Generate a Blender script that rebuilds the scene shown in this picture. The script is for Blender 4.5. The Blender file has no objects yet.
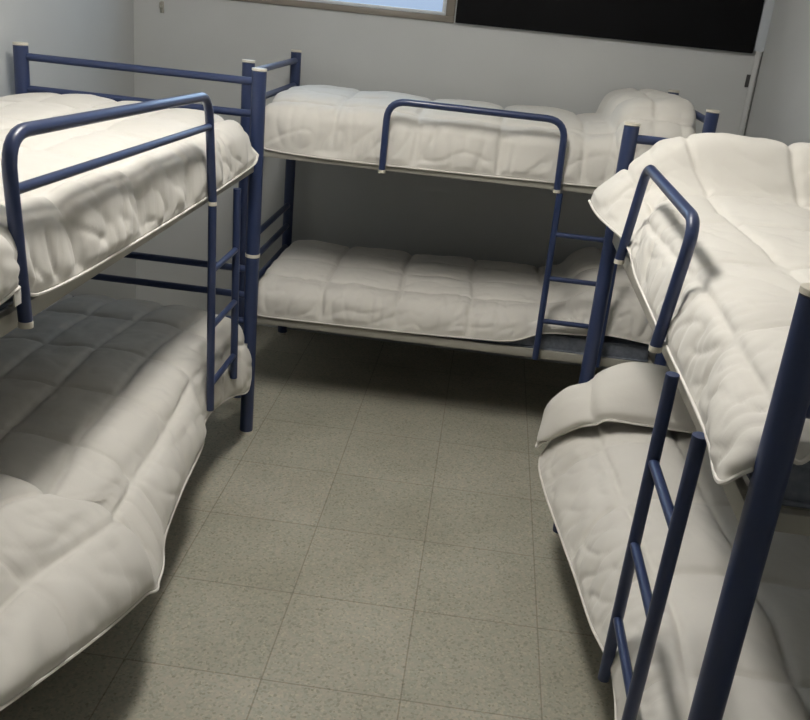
import bpy, bmesh, math, random
from mathutils import Vector, Matrix, noise

SC = bpy.context.scene
COL = SC.collection
random.seed(4)

# ------------------------------------------------------------------ camera fit
ROT = ((0.9903, 0.1012, 0.0950), (0.1251, -0.3535, -0.9270), (-0.0602, 0.9299, -0.3627))
CAM_Z, FOCAL = 1.981, 931.1
cam_data = bpy.data.cameras.new('camera')
cam = bpy.data.objects.new('camera', cam_data)
COL.objects.link(cam)
cr, cd, cf = [Vector(r) for r in ROT]
mw = Matrix((cr, -cd, -cf)).transposed().to_4x4()
mw.translation = (0, 0, CAM_Z)
cam.matrix_world = mw
cam_data.sensor_fit = 'HORIZONTAL'
cam_data.sensor_width = 36
cam_data.lens = FOCAL / 810 * 36
cam_data.clip_start = 0.02
SC.camera = cam

# ------------------------------------------------------------------ materials
def new_mat(name):
    m = bpy.data.materials.new(name)
    m.use_nodes = True
    nt = m.node_tree
    return m, nt, nt.nodes['Principled BSDF']

def mottled(name, c1, c2, rough, scale=4.0, bump=0.0, bscale=60.0, detail=4.0, sheen=0.0, coat=0.0, spec=0.5, bdist=0.004):
    m, nt, b = new_mat(name)
    tc = nt.nodes.new('ShaderNodeTexCoord')
    n = nt.nodes.new('ShaderNodeTexNoise'); n.inputs['Scale'].default_value = scale; n.inputs['Detail'].default_value = detail
    nt.links.new(tc.outputs['Object'], n.inputs['Vector'])
    r = nt.nodes.new('ShaderNodeValToRGB')
    r.color_ramp.elements[0].position = 0.3; r.color_ramp.elements[1].position = 0.7
    r.color_ramp.elements[0].color = (*c1, 1); r.color_ramp.elements[1].color = (*c2, 1)
    nt.links.new(n.outputs['Fac'], r.inputs['Fac'])
    nt.links.new(r.outputs['Color'], b.inputs['Base Color'])
    b.inputs['Roughness'].default_value = rough
    b.inputs['Specular IOR Level'].default_value = spec
    b.inputs['Sheen Weight'].default_value = sheen
    b.inputs['Coat Weight'].default_value = coat
    if bump:
        n2 = nt.nodes.new('ShaderNodeTexNoise'); n2.inputs['Scale'].default_value = bscale; n2.inputs['Detail'].default_value = 3
        nt.links.new(tc.outputs['Object'], n2.inputs['Vector'])
        bp = nt.nodes.new('ShaderNodeBump'); bp.inputs['Strength'].default_value = bump; bp.inputs['Distance'].default_value = bdist
        nt.links.new(n2.outputs['Fac'], bp.inputs['Height'])
        nt.links.new(bp.outputs['Normal'], b.inputs['Normal'])
    return m

M_BLUE = mottled('blue_enamel', (0.022, 0.037, 0.100), (0.026, 0.042, 0.112), 0.38, 3, 0.05, 40, coat=0.2)
M_CAP = mottled('cream_plastic', (0.66, 0.62, 0.53), (0.70, 0.66, 0.57), 0.45, 10)
M_RAIL = mottled('cream_steel', (0.36, 0.345, 0.30), (0.40, 0.385, 0.335), 0.45, 6)
M_DUVET = mottled('duvet_cotton', (0.66, 0.635, 0.585), (0.71, 0.685, 0.635), 0.72, 2.2, 0.25, 34, sheen=0.12, spec=0.3)
M_PIPING = mottled('duvet_piping', (0.72, 0.69, 0.64), (0.76, 0.73, 0.68), 0.7, 20)
M_MATTRESS = mottled('blue_grey_ticking', (0.16, 0.18, 0.22), (0.24, 0.26, 0.31), 0.8, 45, 0.3, 160, spec=0.2)
M_WALL = mottled('painted_plaster', (0.53, 0.54, 0.535), (0.57, 0.58, 0.575), 0.75, 1.6, 0.18, 120, spec=0.3)
M_CEIL = mottled('ceiling_paint', (0.80, 0.795, 0.775), (0.83, 0.825, 0.805), 0.8, 2)
M_BLACK = mottled('black_board', (0.004, 0.004, 0.0045), (0.006, 0.006, 0.007), 0.75, 5, spec=0.15)
M_ALU = mottled('bronze_aluminium', (0.20, 0.175, 0.145), (0.24, 0.21, 0.175), 0.45, 5)
M_SASH = mottled('white_sash', (0.62, 0.66, 0.70), (0.68, 0.71, 0.75), 0.4, 5)
M_TRIM = mottled('lit_edge_tint', (0.52, 0.56, 0.60), (0.57, 0.60, 0.64), 0.5, 5)  # bluish pale tone: light on the wall edge, put into the colour
M_DARK = mottled('dark_metal', (0.05, 0.05, 0.05), (0.07, 0.07, 0.07), 0.5, 5)

def glass_mat():
    m = bpy.data.materials.new('window_glass'); m.use_nodes = True
    nt = m.node_tree; nt.nodes.clear()
    o = nt.nodes.new('ShaderNodeOutputMaterial'); mx = nt.nodes.new('ShaderNodeMixShader')
    t = nt.nodes.new('ShaderNodeBsdfTransparent'); g = nt.nodes.new('ShaderNodeBsdfGlossy')
    t.inputs['Color'].default_value = (0.93, 0.97, 1, 1); g.inputs['Roughness'].default_value = 0.03
    mx.inputs[0].default_value = 0.06
    nt.links.new(t.outputs[0], mx.inputs[1]); nt.links.new(g.outputs[0], mx.inputs[2]); nt.links.new(mx.outputs[0], o.inputs[0])
    return m
M_GLASS = glass_mat()

def floor_mat():
    m, nt, b = new_mat('terrazzo_tiles')
    N, L = nt.nodes.new, nt.links.new
    tc = N('ShaderNodeTexCoord')
    # tile index / joints
    mp = N('ShaderNodeMapping'); mp.inputs['Location'].default_value = (0.055, -2.71, 0); 
    L(tc.outputs['Object'], mp.inputs['Vector'])
    br = N('ShaderNodeTexBrick')
    br.offset = 0.0; br.squash = 1.0
    br.inputs['Scale'].default_value = 1.0
    br.inputs['Brick Width'].default_value = 0.43; br.inputs['Row Height'].default_value = 0.45
    br.inputs['Mortar Size'].default_value = 0.0032; br.inputs['Mortar Smooth'].default_value = 0.6
    br.inputs['Color1'].default_value = (0.405, 0.405, 0.35, 1); br.inputs['Color2'].default_value = (0.445, 0.44, 0.385, 1)
    br.inputs['Mortar'].default_value = (0.29, 0.275, 0.23, 1)
    L(mp.outputs['Vector'], br.inputs['Vector'])
    # chips
    v = N('ShaderNodeTexVoronoi'); v.inputs['Scale'].default_value = 130
    L(tc.outputs['Object'], v.inputs['Vector'])
    rmp = N('ShaderNodeValToRGB')
    e = rmp.color_ramp.elements
    e[0].position = 0.0; e[0].color = (0.62, 0.60, 0.52, 1)
    e[1].position = 1.0; e[1].color = (1.28, 1.22, 1.08, 1)
    k = e.new(0.35); k.color = (0.95, 0.96, 0.92, 1)
    k = e.new(0.7); k.color = (1.08, 1.0, 0.95, 1)
    L(v.outputs['Color'], rmp.inputs['Fac'])
    mul = N('ShaderNodeMix'); mul.data_type = 'RGBA'; mul.blend_type = 'MULTIPLY'; mul.inputs['Factor'].default_value = 0.9
    L(br.outputs['Color'], mul.inputs['A']); L(rmp.outputs['Color'], mul.inputs['B'])
    # worn patches
    n = N('ShaderNodeTexNoise'); n.inputs['Scale'].default_value = 2.6; n.inputs['Detail'].default_value = 5
    L(tc.outputs['Object'], n.inputs['Vector'])
    r2 = N('ShaderNodeValToRGB')
    r2.color_ramp.elements[0].position = 0.3; r2.color_ramp.elements[0].color = (0.88, 0.87, 0.84, 1)
    r2.color_ramp.elements[1].position = 0.7; r2.color_ramp.elements[1].color = (1.06, 1.06, 1.05, 1)
    L(n.outputs['Fac'], r2.inputs['Fac'])
    m2 = N('ShaderNodeMix'); m2.data_type = 'RGBA'; m2.blend_type = 'MULTIPLY'; m2.inputs['Factor'].default_value = 1
    L(mul.outputs['Result'], m2.inputs['A']); L(r2.outputs['Color'], m2.inputs['B'])
    L(m2.outputs['Result'], b.inputs['Base Color'])
    b.inputs['Roughness'].default_value = 0.5
    b.inputs['Specular IOR Level'].default_value = 0.35
    return m
M_FLOOR = floor_mat()

# ------------------------------------------------------------------ mesh helpers
class MB:
    def __init__(self): self.bm = bmesh.new()
    def box(self, a, b, bev=0.0):
        a, b = Vector(a), Vector(b)
        lo = Vector([min(p, q) for p, q in zip(a, b)]); hi = Vector([max(p, q) for p, q in zip(a, b)])
        vs = bmesh.ops.create_cube(self.bm, size=1)['verts']
        for v in vs: v.co = Vector([(lo[i] + hi[i]) / 2 + v.co[i] * (hi[i] - lo[i]) for i in range(3)])
        if bev:
            es = list({e for v in vs for e in v.link_edges})
            bmesh.ops.bevel(self.bm, geom=es, offset=bev, segments=2, affect='EDGES', profile=0.5)
        return self
    def tube(self, pts, r, seg=14, closed=False):
        pts = [Vector(p) for p in pts]; n = len(pts); rings = []
        up = None
        for i, p in enumerate(pts):
            a = pts[(i - 1) % n] if (closed or i > 0) else p
            b = pts[(i + 1) % n] if (closed or i < n - 1) else p
            t = (b - a).normalized()
            if up is None:
                up = Vector((0, 0, 1)) if abs(t.z) < 0.9 else Vector((1, 0, 0))
            s = t.cross(up).normalized(); up = s.cross(t).normalized()
            rings.append([self.bm.verts.new(p + r * (math.cos(k * math.tau / seg) * s + math.sin(k * math.tau / seg) * up)) for k in range(seg)])
        m = n if closed else n - 1
        for i in range(m):
            A, B = rings[i], rings[(i + 1) % n]
            for k in range(seg): self.bm.faces.new((A[k], A[(k + 1) % seg], B[(k + 1) % seg], B[k]))
        if not closed:
            self.bm.faces.new(rings[0][::-1]); self.bm.faces.new(rings[-1])
        return self
    def build(self, name, mat, parent=None, smooth=True, sharp=35):
        bmesh.ops.recalc_face_normals(self.bm, faces=self.bm.faces)
        me = bpy.data.meshes.new(name); self.bm.to_mesh(me); self.bm.free()
        me.materials.append(mat)
        if smooth:
            for p in me.polygons: p.use_smooth = True
            me.set_sharp_from_angle(angle=math.radians(sharp))
        o = bpy.data.objects.new(name, me); COL.objects.link(o)
        if parent: 
            o.parent = parent
            if parent.type == 'EMPTY': o.matrix_parent_inverse = Matrix.Translation(-Vector(parent.location))
        return o

def bent(pts, rad, seg=7):
    """polyline with rounded corners"""
    P = [Vector(p) for p in pts]; out = [P[0]]
    for i in range(1, len(P) - 1):
        a = (P[i - 1] - P[i]).normalized(); b = (P[i + 1] - P[i]).normalized()
        s = P[i] + a * rad; e = P[i] + b * rad
        for k in range(seg + 1):
            t = k / seg
            out.append((1 - t) ** 2 * s + 2 * t * (1 - t) * P[i] + t * t * e)
    out.append(P[-1])
    return out

def tag(o, label, cat, group=None):
    o['label'] = label; o['category'] = cat
    if group: o['group'] = group
    return o
def struct(o): o['kind'] = 'structure'; return o

# ------------------------------------------------------------------ room shell
XL, XR, YB, YF, ZC = -2.05, 1.375, 5.35, -1.6, 3.30
T = 0.12
struct(MB().box((XL - T, YF - T, -0.1), (XR + T, YB + 0.25, 0)).build('floor', M_FLOOR, smooth=False))
struct(MB().box((XL - T, YF - T, ZC), (XR + T, YB + 0.25, ZC + 0.1)).build('ceiling', M_CEIL, smooth=False))
struct(MB().box((XL - T, YF - T, 0), (XL, YB + 0.25, ZC)).build('wall_left', M_WALL, smooth=False))
struct(MB().box((XR, YF - T, 0), (XR + T, YB + 0.25, ZC)).build('wall_right', M_WALL, smooth=False))
struct(MB().box((XL, YF - T, 0), (XR, YF, ZC)).build('wall_front', M_WALL, smooth=False))
WX0, WX1, WZ0, WZ1 = -1.52, -0.30, 1.868, 2.58
bw = MB()
bw.box((XL, YB, 0), (XR, YB + 0.2, WZ0))
bw.box((XL, YB, WZ1), (XR, YB + 0.2, ZC))
bw.box((XL, YB, WZ0), (WX0, YB + 0.2, WZ1))
bw.box((WX1, YB, WZ0), (XR, YB + 0.2, WZ1))
struct(bw.build('wall_back', M_WALL, smooth=False))

win = bpy.data.objects.new('window_1', None); COL.objects.link(win); win.location = (WX0, YB, WZ0); win['kind'] = 'structure'
f = MB(); y0, y1 = YB - 0.012, YB + 0.06
f.box((WX0, y0, WZ0), (WX1 + 0.03, y1, WZ0 + 0.034), 0.004); f.box((WX0, y0, WZ1 - 0.034), (WX1 + 0.03, y1, WZ1), 0.004)
f.box((WX0, y0, WZ0 + 0.034), (WX0 + 0.04, y1, WZ1 - 0.034), 0.004)
f.box((WX1 - 0.018, y0, WZ0 + 0.034), (WX1 + 0.03, y1, WZ1 - 0.034), 0.004)
f.build('window_frame', M_ALU, win)
s = MB(); y0, y1 = YB + 0.004, YB + 0.045
a0, a1, b0, b1 = WX0 + 0.04, WX1 - 0.018, WZ0 + 0.034, WZ1 - 0.034
s.box((a0, y0, b0), (a1, y1, b0 + 0.018), 0.003); s.box((a0, y0, b1 - 0.03), (a1, y1, b1), 0.003)
s.box((a0, y0, b0 + 0.018), (a0 + 0.03, y1, b1 - 0.03), 0.003); s.box((a1 - 0.022, y0, b0 + 0.018), (a1, y1, b1 - 0.03), 0.003)
s.build('window_sash', M_SASH, win)
MB().box((a0 + 0.02, YB + 0.022, b0 + 0.01), (a1 - 0.012, YB + 0.028, b1 - 0.02)).build('window_pane', M_GLASS, win, smooth=False)

o = MB().box((-0.262, YB - 0.03, 1.872), (1.318, YB, 2.62), 0.004).build('wall_board', M_BLACK)
tag(o, 'large matte black board mounted high on the back wall beside the window', 'board')
struct(MB().box((1.322, YB - 0.018, 1.885), (XR, YB, ZC), 0.003).build('trim_1', M_TRIM))  # lit wall edge beside the board, its brightness painted into the strip
pipe = MB().tube([(1.352, YB - 0.014, 0), (1.352, YB - 0.014, 1.885)], 0.016, 12)
struct(pipe.build('trim_2', M_WALL))
hk = MB().box((-1.895, YB - 0.010, 1.765), (-1.875, YB, 1.825), 0.003).tube(bent([(-1.885, YB - 0.006, 1.80), (-1.885, YB - 0.04, 1.79), (-1.885, YB - 0.04, 1.82)], 0.01), 0.005, 8)
tag(hk.build('wall_hook', M_RAIL), 'small pale metal hook on the back wall near the left corner', 'hook')
hk = MB().box((1.318, YB - 0.012, 1.70), (1.345, YB, 1.765), 0.003)
tag(hk.build('wall_clip', M_DARK), 'tiny dark clip in the right corner below the black board', 'clip')

# ------------------------------------------------------------------ bunk beds
H, RING = 1.65, 0.864
ZU, ZL = 1.232, 0.418                       # underside of upper / lower bed base
RT = 0.042                                  # bed base rail height
MAT_H = 0.095

def make_bunk(name, label, O, ulong, uacross, Ln, W, guard, ladder, post_r=0.030, collar=False, low=((0.797, 0.677, 0.553), (0.797, 0.677, 0.553)), near_corner=None):
    """O = aisle-side corner on the floor; ulong = direction of the length; uacross = direction to the wall"""
    O, U, V = Vector(O), Vector(ulong), Vector(uacross)
    root = bpy.data.objects.new(name, None); COL.objects.link(root); root.location = O
    tag(root, label, 'bunk bed', 'bunk beds around the room')
    P = lambda u, v, z: O + U * u + V * v + Vector((0, 0, z))
    for u in (0, Ln):
        for v in (0, W):
            if u and not v and near_corner: v = near_corner
            m = MB().tube([P(u, v, 0.012), P(u, v, H - 0.012)], post_r, 22)
            post = m.build('post', M_BLUE, root)
            c = MB().tube([P(u, v, H - 0.009), P(u, v, H)], post_r + 0.0008, 22)
            c.build('post_cap', M_CAP, post)
            if collar:
                c = MB().tube([P(u, v, RING - 0.007), P(u, v, RING + 0.007)], post_r + 0.0022, 22); c.build('post_collar', M_CAP, post)
            c = MB().tube([P(u, v, 0), P(u, v, 0.014)], post_r + 0.001, 22); c.build('post_foot', M_CAP, post)
        for z in (1.596, 1.466) + low[0 if u == 0 else 1]:
            m = MB().tube([P(u, 0.02, z), P(u, W - 0.02, z)], 0.0155, 16)
            # bolt heads next to the posts
            m.build('end_rail', M_BLUE, root)
    for z0, nm in ((ZU, 'upper_bed_base'), (ZL, 'lower_bed_base')):
        m = MB()
        for v in (0.0, W - 0.020):
            m.box(P(post_r, v, z0), P(Ln - post_r, v + 0.020, z0 + RT), 0.003)
        for u in (post_r, Ln - post_r - 0.022):
            m.box(P(u, 0.01, z0 + 0.004), P(u + 0.022, W - 0.01, z0 + RT - 0.002), 0.003)
        base = m.build(nm, M_RAIL, root)
        m = MB()
        n = 13
        for k in range(n):
            u = 0.12 + (Ln - 0.24) * k / (n - 1)
            m.box(P(u - 0.03, 0.018, z0 + 0.006), P(u + 0.03, W - 0.018, z0 + 0.020), 0.002)
        m.build('slats', M_RAIL, base)
    # guard rail: list of (u,z) corner points, optional mid bar
    vg = guard['v']
    pts = [P(u, v, z) for u, v, z in guard['pts']]
    gm = MB().tube(bent(pts, guard['rad']), guard['r'], 16)
    gr = gm.build('guard_rail', M_BLUE, root)
    if guard.get('mid'):
        a, b = guard['mid']
        MB().tube([P(a[0], vg, a[1]), P(b[0], vg, b[1])], 0.0115, 14).build('mid_bar', M_BLUE, gr)
    for q in (pts[0], pts[-1]):
        MB().tube([q + Vector((0, 0, -0.012)), q + Vector((0, 0, 0.002))], guard['r'] + 0.0008, 16).build('tip_cap', M_CAP, gr)
    # ladder
    lv = ladder['v']; lm = MB()
    for (ut, ub) in ladder['stiles']:
        lm.tube([P(ut, lv, ladder['ztop']), P(ub, lv, ladder['zbot'])], ladder['r'], 16)
        # hook over the bed base
    la = lm.build('ladder', M_BLUE, root)
    (a0, a1), (b0, b1) = ladder['stiles']
    for z in ladder['rungs']:
        t = (ladder['ztop'] - z) / (ladder['ztop'] - ladder['zbot'])
        MB().tube([P(a0 + (a1 - a0) * t, lv, z), P(b0 + (b1 - b0) * t, lv, z)], 0.0118, 14).build('rung', M_BLUE, la)
    return root

# left bunk: length runs towards the camera (-y), wall on -x
LX, LY, LLN, LW = -0.965, 3.891, 2.42, 1.01
G = -0.029
make_bunk('bunk_bed', 'blue steel bunk bed along the left wall with a long two-bar guard rail', (LX, LY, 0), (0, -1, 0), (-1, 0, 0), LLN, LW,
    dict(v=G, rad=0.085, r=0.0150, pts=[(0.722, G, 1.245), (0.79, G, 1.614), (2.125, G, 1.658), (2.088, G, 1.256)], mid=((0.775, 1.512), (2.108, 1.543))),
    dict(v=G, r=0.0150, ztop=1.232, zbot=0.43, stiles=((0.722, 0.697), (0.397, 0.365)), rungs=(0.99, 0.772, 0.535)), post_r=0.0305, collar=True)
# right bunk: wall on +x
RX, RY, RLN, RW = 0.4814, 3.356, 2.025, 0.85
make_bunk('bunk_bed', 'blue steel bunk bed along the right wall, ladder at its near end', (RX, RY, 0), (0, -1, 0), (1, 0, 0), RLN, RW,
    dict(v=G, rad=0.07, r=0.0150, pts=[(0.452, G, 1.275), (0.50, -0.004, 1.578), (1.262, -0.004, 1.578), (1.229, G, 1.266)]),
    dict(v=G, r=0.0150, ztop=1.283, zbot=0.44, stiles=((1.451, 1.416), (1.757, 1.712)), rungs=(1.068, 0.848, 0.632)), post_r=0.0268, near_corner=0.013, low=((0.677, 0.553), (0.677, 0.553)))
# back bunk: length runs +x, wall on +y
BX, BY, BLN, BWD = -1.104, 4.2495, 2.044, 1.011
make_bunk('bunk_bed', 'blue steel bunk bed across the back wall under the window', (BX, BY, 0), (1, 0, 0), (0, 1, 0), BLN, BWD,
    dict(v=G, rad=0.085, r=0.0155, pts=[(0.638, G, 1.238), (0.640, G, 1.545), (1.425, G, 1.542), (1.432, G, 1.238)]),
    dict(v=G, r=0.0150, ztop=1.225, zbot=0.425, stiles=((1.447, 1.452), (1.74, 1.745)), rungs=(1.036, 0.828, 0.619)), post_r=0.0285)

# ------------------------------------------------------------------ mattresses
def mattress(label, lo, hi):
    m = MB().box(lo, hi, 0.028)
    o = m.build('mattress', M_MATTRESS)
    tag(o, label, 'mattress', 'mattresses on the bunks')
    p = MB()
    for z in (lo[2] + 0.012, hi[2] - 0.012):
        x0, y0, x1, y1 = lo[0], lo[1], hi[0], hi[1]
        p.tube(bent([(x0 + .3, y0, z), (x0, y0, z), (x0, y1, z), (x1, y1, z), (x1, y0, z), (x0 + .3, y0, z)], 0.03)[:-1], 0.005, 8, closed=True)
    p.build('mattress_piping', M_MATTRESS, o)
    return o
ZMU, ZML = ZU + RT - 0.012, ZL + RT - 0.012
LM0, LM1 = LX - LW + 0.03, LX - 0.034
for z, w in ((ZMU, 'upper'), (ZML, 'lower')):
    mattress('blue-grey mattress on the %s level of the left bunk' % w, (LM0, LY - LLN + 0.05, z), (LM1, LY - 0.05, z + MAT_H))
    mattress('blue-grey mattress on the %s level of the right bunk' % w, (RX + 0.034, RY - RLN + 0.06, z), (RX + RW - 0.03, RY - 0.05, z + MAT_H))
    mattress('blue-grey mattress on the %s level of the back bunk' % w, (BX + 0.05, BY + 0.030, z), (BX + BLN - 0.05, BY + BWD - 0.03, z + MAT_H))

# ------------------------------------------------------------------ comforters
def catmull(pts, ts):
    n = len(pts); out = []
    for t in ts:
        i = min(int(t), n - 2); f = t - i
        p1, p2 = pts[i], pts[i + 1]
        p0 = pts[i - 1] if i > 0 else p1 * 2 - p2
        p3 = pts[i + 2] if i + 2 < n else p2 * 2 - p1
        # centripetal-ish limit on overshoot
        m1 = (p2 - p0) * 0.5; m2 = (p3 - p1) * 0.5
        d = (p2 - p1).length
        if m1.length > 1.3 * d: m1 = m1 * (1.3 * d / m1.length)
        if m2.length > 1.3 * d: m2 = m2 * (1.3 * d / m2.length)
        f2, f3 = f * f, f * f * f
        out.append(p1 * (2 * f3 - 3 * f2 + 1) + m1 * (f3 - 2 * f2 + f) + p2 * (-2 * f3 + 3 * f2) + m2 * (f3 - f2))
    return out

def resample(rows_pts, n):
    """spread n samples by arc length of a dense curve"""
    L = [0.0]
    for a, b in zip(rows_pts, rows_pts[1:]): L.append(L[-1] + (b - a).length)
    out = []; j = 0
    for k in range(n):
        t = L[-1] * k / (n - 1)
        while j < len(L) - 2 and L[j + 1] < t: j += 1
        f = (t - L[j]) / max(1e-9, L[j + 1] - L[j])
        out.append(rows_pts[j].lerp(rows_pts[j + 1], min(1, max(0, f))))
    return out, L[-1]

def comforter(label, stations, nseam, tseam, seed, puff=0.026, up=Vector((0, 0, 1)), wr=1.0, nv=144, nu=280, fold=0.0, slack=0.006):
    """stations: rows of control points ordered along the bed; each row runs wall side -> top -> aisle hem"""
    S = [[Vector(p) for p in row] for row in stations]
    nc = len(S[0])
    # across: dense catmull per station, equal arc-length sampling
    rows = []; tl = 0
    for row in S:
        dense = catmull(row, [k * (nc - 1) / 160 for k in range(161)])
        r, l = resample(dense, nv); rows.append(r); tl += l
    tl /= len(S)
    cols = []; sl = 0
    # along: same parameter for every column, spaced by the middle column
    mid = [r[nv // 2] for r in rows]
    dts = [k * (len(S) - 1) / 400 for k in range(401)]
    dm = catmull(mid, dts)
    L = [0.0]
    for a, b in zip(dm, dm[1:]): L.append(L[-1] + (b - a).length)
    ts = []; j = 0
    for k in range(nu):
        t = L[-1] * k / (nu - 1)
        while j < 399 and L[j + 1] < t: j += 1
        ts.append(dts[j] + (dts[1] - dts[0]) * (t - L[j]) / max(1e-9, L[j + 1] - L[j]))
    ts[-1] = len(S) - 1.0
    sl = L[-1]
    for j in range(nv): cols.append(catmull([r[j] for r in rows], ts))
    B = [[cols[j][i] for j in range(nv)] for i in range(nu)]
    # normals
    N = [[None] * nv for _ in range(nu)]; acc = 0
    for i in range(nu):
        for j in range(nv):
            du = B[min(i + 1, nu - 1)][j] - B[max(i - 1, 0)][j]
            dv = B[i][min(j + 1, nv - 1)] - B[i][max(j - 1, 0)]
            n = du.cross(dv)
            n = n.normalized() if n.length > 1e-9 else Vector((0, 0, 1))
            N[i][j] = n; acc += n.z
    sg = 1 if acc > 0 else -1
    seams = tseam if isinstance(tseam, (list, tuple)) else [k / tseam for k in range(tseam + 1)]
    tseam = len(seams) - 1
    def cell(x):
        k = 0
        while k < tseam - 1 and seams[k + 1] < x: k += 1
        return k + (x - seams[k]) / (seams[k + 1] - seams[k])
    off = Vector((seed * 7.3, seed * 3.1, seed * 1.7))
    bm = bmesh.new()
    top = []; bot = []
    for i in range(nu):
        rt = []; rb = []
        s = i / (nu - 1) * sl; a = i / (nu - 1) * nseam
        for j in range(nv):
            t = j / (nv - 1) * tl; b = cell(j / (nv - 1))
            # seams wander a little
            aw = a + 0.05 * noise.noise(Vector((t * 2.5, s, 0)) + off) * min(1, a, nseam - a)
            bwv = b + 0.06 * noise.noise(Vector((s * 2.5, t, 5)) + off) * min(1, b, tseam - b)
            fa = aw - math.floor(min(aw, nseam - 1e-6)); fb = bwv - math.floor(min(bwv, tseam - 1e-6))
            fa = min(1, max(0, fa)); fb = min(1, max(0, fb))
            pa = (4 * fa * (1 - fa)); pb = (4 * fb * (1 - fb))
            p = (pa ** 0.42) * (pb ** 0.42)
            edge = min(1.0, min(s, sl - s, t, tl - t) / 0.03)
            # wrinkles: soft lumps + folds perpendicular to the hem + pucker beside the seams
            side = max(0.0, (j / (nv - 1) - 0.62) / 0.38)
            q = Vector((s, t, 0))
            lump = noise.noise(q * 5.5 + off) * 0.010 + noise.noise(q * 11 + off * 2) * 0.005
            c1 = noise.noise(Vector((s * 15, t * 3.5, 2)) + off)
            c2 = noise.noise(Vector((s * 8 + t * 9, t * 6 - s * 3, 7)) + off)
            crease = (-(1 - abs(c1)) ** 5 * 0.011) * side + (-(1 - abs(c2)) ** 8 * 0.009) * (0.3 + 0.7 * side)
            near = math.exp(-min(min(fb, 1 - fb) / tseam * tl, min(fa, 1 - fa) / nseam * sl) / 0.05)
            puck = noise.noise(Vector((s * 30, t * 30, 3)) + off) * 0.0035 * near
            ds = min(min(fb, 1 - fb) / tseam * tl, min(fa, 1 - fa) / nseam * sl)
            d = puff * p + edge * (wr * (lump + crease) + puck) - 0.008 * math.exp(-(ds / 0.0095) ** 2)
            d = max(d, -0.7 * slack) * (edge if edge < 1 else 1)
            under = slack + (puff * p + max(0, lump)) * max(0.0, min(1.0, (fold - s) / 0.06))
            n = N[i][j] * sg
            rt.append(bm.verts.new(B[i][j] + n * d))
            border = i in (0, nu - 1) or j in (0, nv - 1)
            rb.append(rt[-1] if border else bm.verts.new(B[i][j] - n * under * edge))
        top.append(rt); bot.append(rb)
    for i in range(nu - 1):
        for j in range(nv - 1):
            bm.faces.new((top[i][j], top[i + 1][j], top[i + 1][j + 1], top[i][j + 1]))
            try: bm.faces.new((bot[i][j], bot[i][j + 1], bot[i + 1][j + 1], bot[i + 1][j]))
            except ValueError: pass
    border = [top[0][j].co.copy() for j in range(nv)] + [top[i][-1].co.copy() for i in range(1, nu)] + \
             [top[-1][j].co.copy() for j in range(nv - 2, -1, -1)] + [top[i][0].co.copy() for i in range(nu - 2, 0, -1)]
    bmesh.ops.recalc_face_normals(bm, faces=bm.faces)
    me = bpy.data.meshes.new('comforter'); bm.to_mesh(me); bm.free(); me.materials.append(M_DUVET)
    for p in me.polygons: p.use_smooth = True
    o = bpy.data.objects.new('comforter', me); COL.objects.link(o)
    tag(o, label, 'comforter', 'quilted white comforters on the bunks')
    MB().tube(border, 0.0042, 6, closed=True).build('piping', M_PIPING, o)
    return o

def st(axis, sgn, along, ztop, wall, edge, hem, hz, hal=None, crown=0.012, wz=None, eal=None, ez=None, bul=0.0):
    """one cross-section. axis 'x': across is x (left/right bunks) ; 'y': across is y (back bunk).
    wall, edge, hem: across coordinates; hz: hem height; hal: along coordinate of the hem"""
    hal = along if hal is None else hal
    eal = along if eal is None else eal
    ez = ztop - 0.03 if ez is None else ez
    wz = ztop - 0.055 if wz is None else wz
    L = lambda f: wall + (edge - wall) * f
    pts = [(L(0.0), wz, along), (L(0.05), ztop - 0.012, along), (L(0.3), ztop + crown * 0.7, along), (L(0.58), ztop + crown, along),
           (L(0.82), ztop + crown * 0.4, along * 0.8 + eal * 0.2), (L(0.955), (ztop + ez * 3) / 4 + 0.008, along * 0.5 + eal * 0.5)]
    e2 = Vector((edge, ez, eal)); h = Vector((hem, hz, hal))
    e3 = e2.lerp(h, 0.30) + Vector((0, 0.0, 0)); e4 = e2.lerp(h, 0.66)
    out = sgn
    pts += [(e2.x, e2.y - 0.02, e2.z), (e3.x + out * bul, e3.y, e3.z), (e4.x + out * bul, e4.y, e4.z), tuple(h)]
    if axis == 'x': return [(a, al, z) for a, z, al in pts]
    return [(al, a, z) for a, z, al in pts]

# --- left bunk, upper: far (foot) end first
A = lambda *a, **k: st('x', 1, *a, **k)
LWALL = LX - LW + 0.045
lu = [
    A(3.825, 1.415, LWALL, -1.02, -0.935, 1.315, hal=3.80, ez=1.385, crown=0.0, wz=1.385),
    A(3.79, 1.445, LWALL, -1.00, -0.932, 1.290, hal=3.74, ez=1.410),
    A(3.60, 1.460, LWALL, -0.995, -0.955, 1.265, ez=1.425),
    A(3.20, 1.465, LWALL, -0.990, -0.957, 1.258, ez=1.435),
    A(2.80, 1.465, LWALL, -0.990, -0.957, 1.258, ez=1.435),
    A(2.40, 1.467, LWALL, -0.990, -0.957, 1.262, ez=1.440),
    A(2.10, 1.472, LWALL, -0.990, -0.957, 1.268, ez=1.445),
    A(1.90, 1.490, LWALL, -0.985, -0.957, 1.285, ez=1.455),
    A(1.80, 1.56, LWALL, -0.985, -0.945, 1.33, ez=1.48, bul=0.01),
    A(1.70, 1.63, LWALL, -0.965, -0.925, 1.345, hal=1.755, ez=1.50, bul=0.02),
    A(1.58, 1.64, LWALL, -0.965, -0.925, 1.335, hal=1.62, ez=1.50, bul=0.02),
    A(1.525, 1.52, LWALL, -0.98, -0.94, 1.36, ez=1.44, crown=0.0),
    A(1.515, 1.405, LWALL, -0.99, -0.955, 1.36, ez=1.40, crown=0.0, wz=1.395),
]
c = comforter('white quilted comforter on the upper left bunk, behind the two-bar guard rail', lu, 6, 5, 1)
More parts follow.
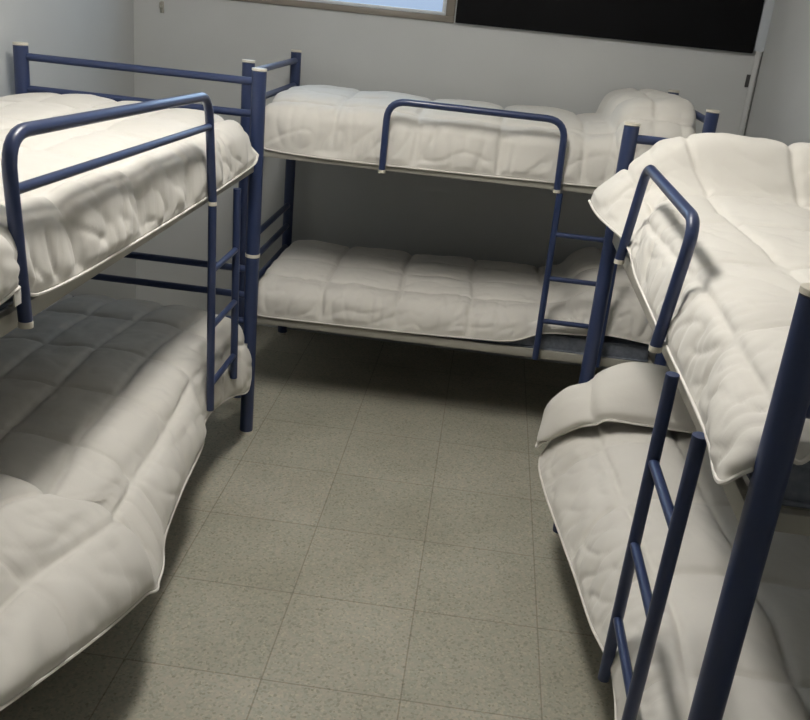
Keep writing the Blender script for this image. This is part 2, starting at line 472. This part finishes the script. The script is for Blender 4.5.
MB().box((-0.928, 1.74, 1.310), (-0.924, 1.768, 1.345), 0.001).build('care_tag', M_PIPING, c)
# --- left bunk, lower
ll = [
    A(3.83, 0.555, LWALL, -0.99, -0.93, 0.315, hal=3.80, ez=0.50, crown=0.0, wz=0.535, bul=0.015),
    A(3.80, 0.590, LWALL, -0.985, -0.925, 0.285, hal=3.72, ez=0.545, bul=0.02),
    A(3.66, 0.612, LWALL, -0.985, -0.945, 0.320, hal=3.59, ez=0.57, bul=0.01),
    A(3.50, 0.620, LWALL, -0.985, -0.957, 0.350, hal=3.45, ez=0.575),
    A(3.30, 0.624, LWALL, -0.982, -0.955, 0.385, hal=3.25, ez=0.575),
    A(3.10, 0.628, LWALL, -0.980, -0.935, 0.395, hal=3.10, ez=0.58),
    A(2.95, 0.630, LWALL, -0.975, -0.895, 0.395, hal=2.97, ez=0.58, bul=0.01),
    A(2.70, 0.632, LWALL, -0.97, -0.870, 0.375, hal=2.65, ez=0.58, bul=0.018),
    A(2.42, 0.635, LWALL, -0.97, -0.838, 0.362, hal=2.40, ez=0.58, bul=0.018),
    A(2.24, 0.635, LWALL, -0.965, -0.800, 0.348, hal=2.28, ez=0.57, eal=2.34),
    A(2.08, 0.638, LWALL, -0.962, -0.786, 0.345, hal=2.20, ez=0.565, eal=2.24),
    A(2.025, 0.668, LWALL, -0.945, -0.778, 0.343, hal=2.165, ez=0.59, eal=2.19, bul=0.01),
    A(1.975, 0.722, LWALL, -0.935, -0.785, 0.372, hal=2.10, ez=0.63, eal=2.11, bul=0.035),
    A(1.91, 0.742, LWALL, -0.935, -0.790, 0.412, hal=1.95, ez=0.645, eal=1.99, bul=0.035),
    A(1.78, 0.745, LWALL, -0.94, -0.80, 0.475, hal=1.74, ez=0.65, eal=1.80, bul=0.03),
    A(1.65, 0.745, LWALL, -0.95, -0.815, 0.545, hal=1.52, ez=0.66, bul=0.03),
    A(1.54, 0.725, LWALL, -0.95, -0.825, 0.59, hal=1.39, ez=0.66, bul=0.03),
    A(1.495, 0.670, LWALL, -0.96, -0.85, 0.595, hal=1.36, ez=0.62, crown=0),
    A(1.485, 0.590, LWALL, -0.97, -0.87, 0.575, hal=1.36, ez=0.58, crown=0, wz=0.585),
]
comforter('white quilted comforter on the lower left bunk, one corner hanging near the floor', ll, 7, 6, 2)
# --- right bunk, upper: far (head) end first; wall at +x
C = lambda *a, **k: st('x', -1, *a, **k)
RWALL = RX + RW - 0.045
ru = [
    C(3.310, 1.50, RWALL, 0.54, 0.372, 1.380, hal=3.27, ez=1.46, crown=0.0, wz=1.45),
    C(3.295, 1.59, RWALL, 0.56, 0.368, 1.385, hal=3.245, ez=1.555, bul=0.008),
    C(3.25, 1.632, RWALL, 0.55, 0.378, 1.372, hal=3.17, ez=1.580, crown=0.006, bul=0.012),
    C(3.19, 1.618, RWALL, 0.55, 0.395, 1.362, hal=3.08, ez=1.56, bul=0.012),
    C(3.14, 1.535, RWALL, 0.55, 0.425, 1.350, hal=3.00, ez=1.48),
    C(3.10, 1.478, RWALL, 0.545, 0.455, 1.335, hal=2.93, ez=1.445, eal=3.03),
    C(3.03, 1.468, RWALL, 0.53, 0.473, 1.310, hal=2.84, ez=1.435, eal=2.94),
    C(2.80, 1.466, RWALL, 0.51, 0.473, 1.285, hal=2.70, ez=1.435),
    C(2.45, 1.466, RWALL, 0.508, 0.473, 1.278, hal=2.40, ez=1.435),
    C(2.10, 1.466, RWALL, 0.508, 0.473, 1.276, ez=1.435),
    C(1.80, 1.464, RWALL, 0.506, 0.470, 1.280, ez=1.435),
    C(1.62, 1.460, RWALL, 0.50, 0.462, 1.285, hal=1.58, ez=1.43, bul=0.008),
    C(1.46, 1.452, RWALL, 0.495, 0.438, 1.298, hal=1.42, ez=1.42, bul=0.015),
    C(1.37, 1.440, RWALL, 0.505, 0.430, 1.318, hal=1.345, ez=1.415, bul=0.01),
    C(1.345, 1.40, RWALL, 0.54, 0.455, 1.345, hal=1.335, ez=1.39, crown=0, wz=1.39),
]
comforter('white quilted comforter on the upper right bunk, its corner jutting past the guard rail', ru, 5, (0, 0.31, 0.62, 0.835, 1), 3, puff=0.021)
# --- right bunk, lower: the head end is folded back over itself
rl = [
    C(3.015, 0.672, RWALL, 0.50, 0.335, 0.485, hal=3.17, ez=0.655, crown=0, wz=0.668, eal=3.06),
    C(3.05, 0.715, RWALL, 0.49, 0.318, 0.455, hal=3.19, ez=0.680, crown=0, wz=0.69, eal=3.09, bul=0.01),
    C(3.12, 0.775, RWALL, 0.48, 0.335, 0.485, hal=3.235, ez=0.715, eal=3.15, bul=0.02),
    C(3.22, 0.800, RWALL, 0.475, 0.360, 0.52, hal=3.285, ez=0.735, bul=0.03),
    C(3.300, 0.735, RWALL, 0.48, 0.375, 0.50, hal=3.31, ez=0.68, wz=0.70, bul=0.02),
    C(3.295, 0.645, RWALL, 0.495, 0.385, 0.45, hal=3.29, ez=0.60, wz=0.62),
    C(3.17, 0.618, RWALL, 0.50, 0.335, 0.415, hal=3.16, ez=0.58, crown=0.004),
    C(2.95, 0.620, RWALL, 0.50, 0.352, 0.390, hal=2.97, ez=0.58),
    C(2.72, 0.622, RWALL, 0.505, 0.388, 0.405, hal=2.66, ez=0.58),
    C(2.48, 0.625, RWALL, 0.505, 0.422, 0.405, hal=2.42, ez=0.58),
    C(2.22, 0.625, RWALL, 0.508, 0.442, 0.430, hal=2.17, ez=0.58),
    C(2.00, 0.625, RWALL, 0.510, 0.472, 0.450, hal=1.97, ez=0.58),
    C(1.80, 0.625, RWALL, 0.510, 0.470, 0.435, ez=0.58),
    C(1.66, 0.630, RWALL, 0.505, 0.448, 0.435, hal=1.66, ez=0.585),
    C(1.50, 0.630, RWALL, 0.50, 0.425, 0.435, hal=1.48, ez=0.585),
    C(1.37, 0.600, RWALL, 0.51, 0.44, 0.47, hal=1.36, ez=0.57, crown=0),
]
comforter('white quilted comforter on the lower right bunk behind the ladder, far end folded back', rl, 6, 4, 4, fold=0.30)
# --- back bunk: along x, wall at +y
D = lambda *a, **k: st('y', -1, *a, **k)
BWALL = BY + BWD - 0.045
bu = [
    D(-1.045, 1.43, BWALL, 4.31, 4.262, 1.30, ez=1.40, crown=0, wz=1.40),
    D(-1.01, 1.468, BWALL, 4.29, 4.246, 1.270, ez=1.435),
    D(-0.75, 1.476, BWALL, 4.285, 4.241, 1.258, ez=1.445),
    D(-0.40, 1.476, BWALL, 4.282, 4.241, 1.258, ez=1.445),
    D(0.00, 1.480, BWALL, 4.282, 4.241, 1.262, ez=1.445),
    D(0.30, 1.484, BWALL, 4.282, 4.241, 1.266, ez=1.445),
    D(0.53, 1.484, BWALL, 4.282, 4.241, 1.270, ez=1.445),
    D(0.565, 1.505, BWALL, 4.28, 4.241, 1.272, ez=1.455),
    D(0.592, 1.585, BWALL, 4.275, 4.241, 1.275, ez=1.50),
    D(0.67, 1.625, BWALL, 4.27, 4.243, 1.28, ez=1.53),
    D(0.82, 1.628, BWALL, 4.27, 4.243, 1.28, ez=1.53),
    D(0.895, 1.59, BWALL, 4.275, 4.245, 1.29, ez=1.50),
    D(0.912, 1.43, BWALL, 4.29, 4.26, 1.32, ez=1.40, crown=0, wz=1.40),
]
comforter('white quilted comforter on the upper back bunk, plumped over a pillow', bu, 6, 4, 5)
bl = [
    D(-1.045, 0.58, BWALL, 4.31, 4.262, 0.48, ez=0.56, crown=0, wz=0.56),
    D(-1.01, 0.612, BWALL, 4.29, 4.245, 0.462, ez=0.59),
    D(-0.70, 0.616, BWALL, 4.285, 4.241, 0.464, ez=0.595),
    D(-0.35, 0.618, BWALL, 4.285, 4.239, 0.470, ez=0.595),
    D(0.00, 0.622, BWALL, 4.285, 4.239, 0.480, ez=0.60),
    D(0.22, 0.625, BWALL, 4.285, 4.239, 0.494, ez=0.60),
    D(0.36, 0.630, BWALL, 4.30, 4.250, 0.545, ez=0.61),
    D(0.48, 0.650, BWALL, 4.30, 4.250, 0.560, ez=0.625),
    D(0.57, 0.735, BWALL, 4.295, 4.250, 0.565, ez=0.69),
    D(0.68, 0.780, BWALL, 4.29, 4.245, 0.58, ez=0.72),
    D(0.80, 0.775, BWALL, 4.29, 4.245, 0.57, ez=0.72),
    D(0.875, 0.72, BWALL, 4.29, 4.25, 0.56, ez=0.67),
    D(0.89, 0.60, BWALL, 4.30, 4.265, 0.555, ez=0.585, crown=0, wz=0.585),
]
comforter('white quilted comforter on the lower back bunk, above the dark floor gap', bl, 6, 4, 6)

# ------------------------------------------------------------------ light
def area(name, loc, target, sx, sy, power, color, spread=None):
    l = bpy.data.lights.new(name, 'AREA'); l.shape = 'RECTANGLE'; l.size = sx; l.size_y = sy
    l.energy = power; l.color = color
    o = bpy.data.objects.new(name, l); COL.objects.link(o); o.location = loc
    o.rotation_euler = (Vector(target) - Vector(loc)).to_track_quat('-Z', 'Y').to_euler()
    return o
M_TUBE = bpy.data.materials.new('lit_diffuser'); M_TUBE.use_nodes = True
_b = M_TUBE.node_tree.nodes['Principled BSDF']
_b.inputs['Base Color'].default_value = (0.8, 0.8, 0.78, 1)
_b.inputs['Emission Color'].default_value = (1.0, 0.962, 0.90, 1); _b.inputs['Emission Strength'].default_value = 58
LAMP = (-0.50, 2.55)
root = bpy.data.objects.new('ceiling_lamp', None); COL.objects.link(root); root.location = (LAMP[0], LAMP[1], ZC)
tag(root, 'long white fluorescent batten fixed to the ceiling over the aisle', 'lamp')
MB().box((LAMP[0] - 0.15, LAMP[1] - 0.64, ZC - 0.04), (LAMP[0] + 0.15, LAMP[1] + 0.64, ZC), 0.008).build('housing', M_SASH, root)
MB().box((LAMP[0] - 0.14, LAMP[1] - 0.62, ZC - 0.12), (LAMP[0] + 0.14, LAMP[1] + 0.62, ZC - 0.04), 0.01).build('diffuser', M_TUBE, root)

w = bpy.data.worlds.new('sky'); SC.world = w; w.use_nodes = True
nt = w.node_tree; bg = nt.nodes['Background']
tc = nt.nodes.new('ShaderNodeTexCoord'); sp = nt.nodes.new('ShaderNodeSeparateXYZ'); rp = nt.nodes.new('ShaderNodeValToRGB')
nt.links.new(tc.outputs['Generated'], sp.inputs[0]); nt.links.new(sp.outputs['Z'], rp.inputs['Fac'])
rp.color_ramp.elements[0].position = 0.02; rp.color_ramp.elements[0].color = (0.115, 0.14, 0.182, 1)
rp.color_ramp.elements[1].position = 0.16; rp.color_ramp.elements[1].color = (0.62, 0.80, 1.0, 1)
nt.links.new(rp.outputs['Color'], bg.inputs['Color']); bg.inputs['Strength'].default_value = 6.5
p = area('window_portal', ((WX0 + WX1) / 2, YB + 0.18, (WZ0 + WZ1) / 2), ((WX0 + WX1) / 2, 0, (WZ0 + WZ1) / 2), WX1 - WX0, WZ1 - WZ0, 1, (1, 1, 1))
p.data.cycles.is_portal = True

vs = SC.view_settings
vs.view_transform = 'Standard'; vs.look = 'None'; vs.gamma = 1.0; vs.use_curve_mapping = False
vs.exposure = -0.54
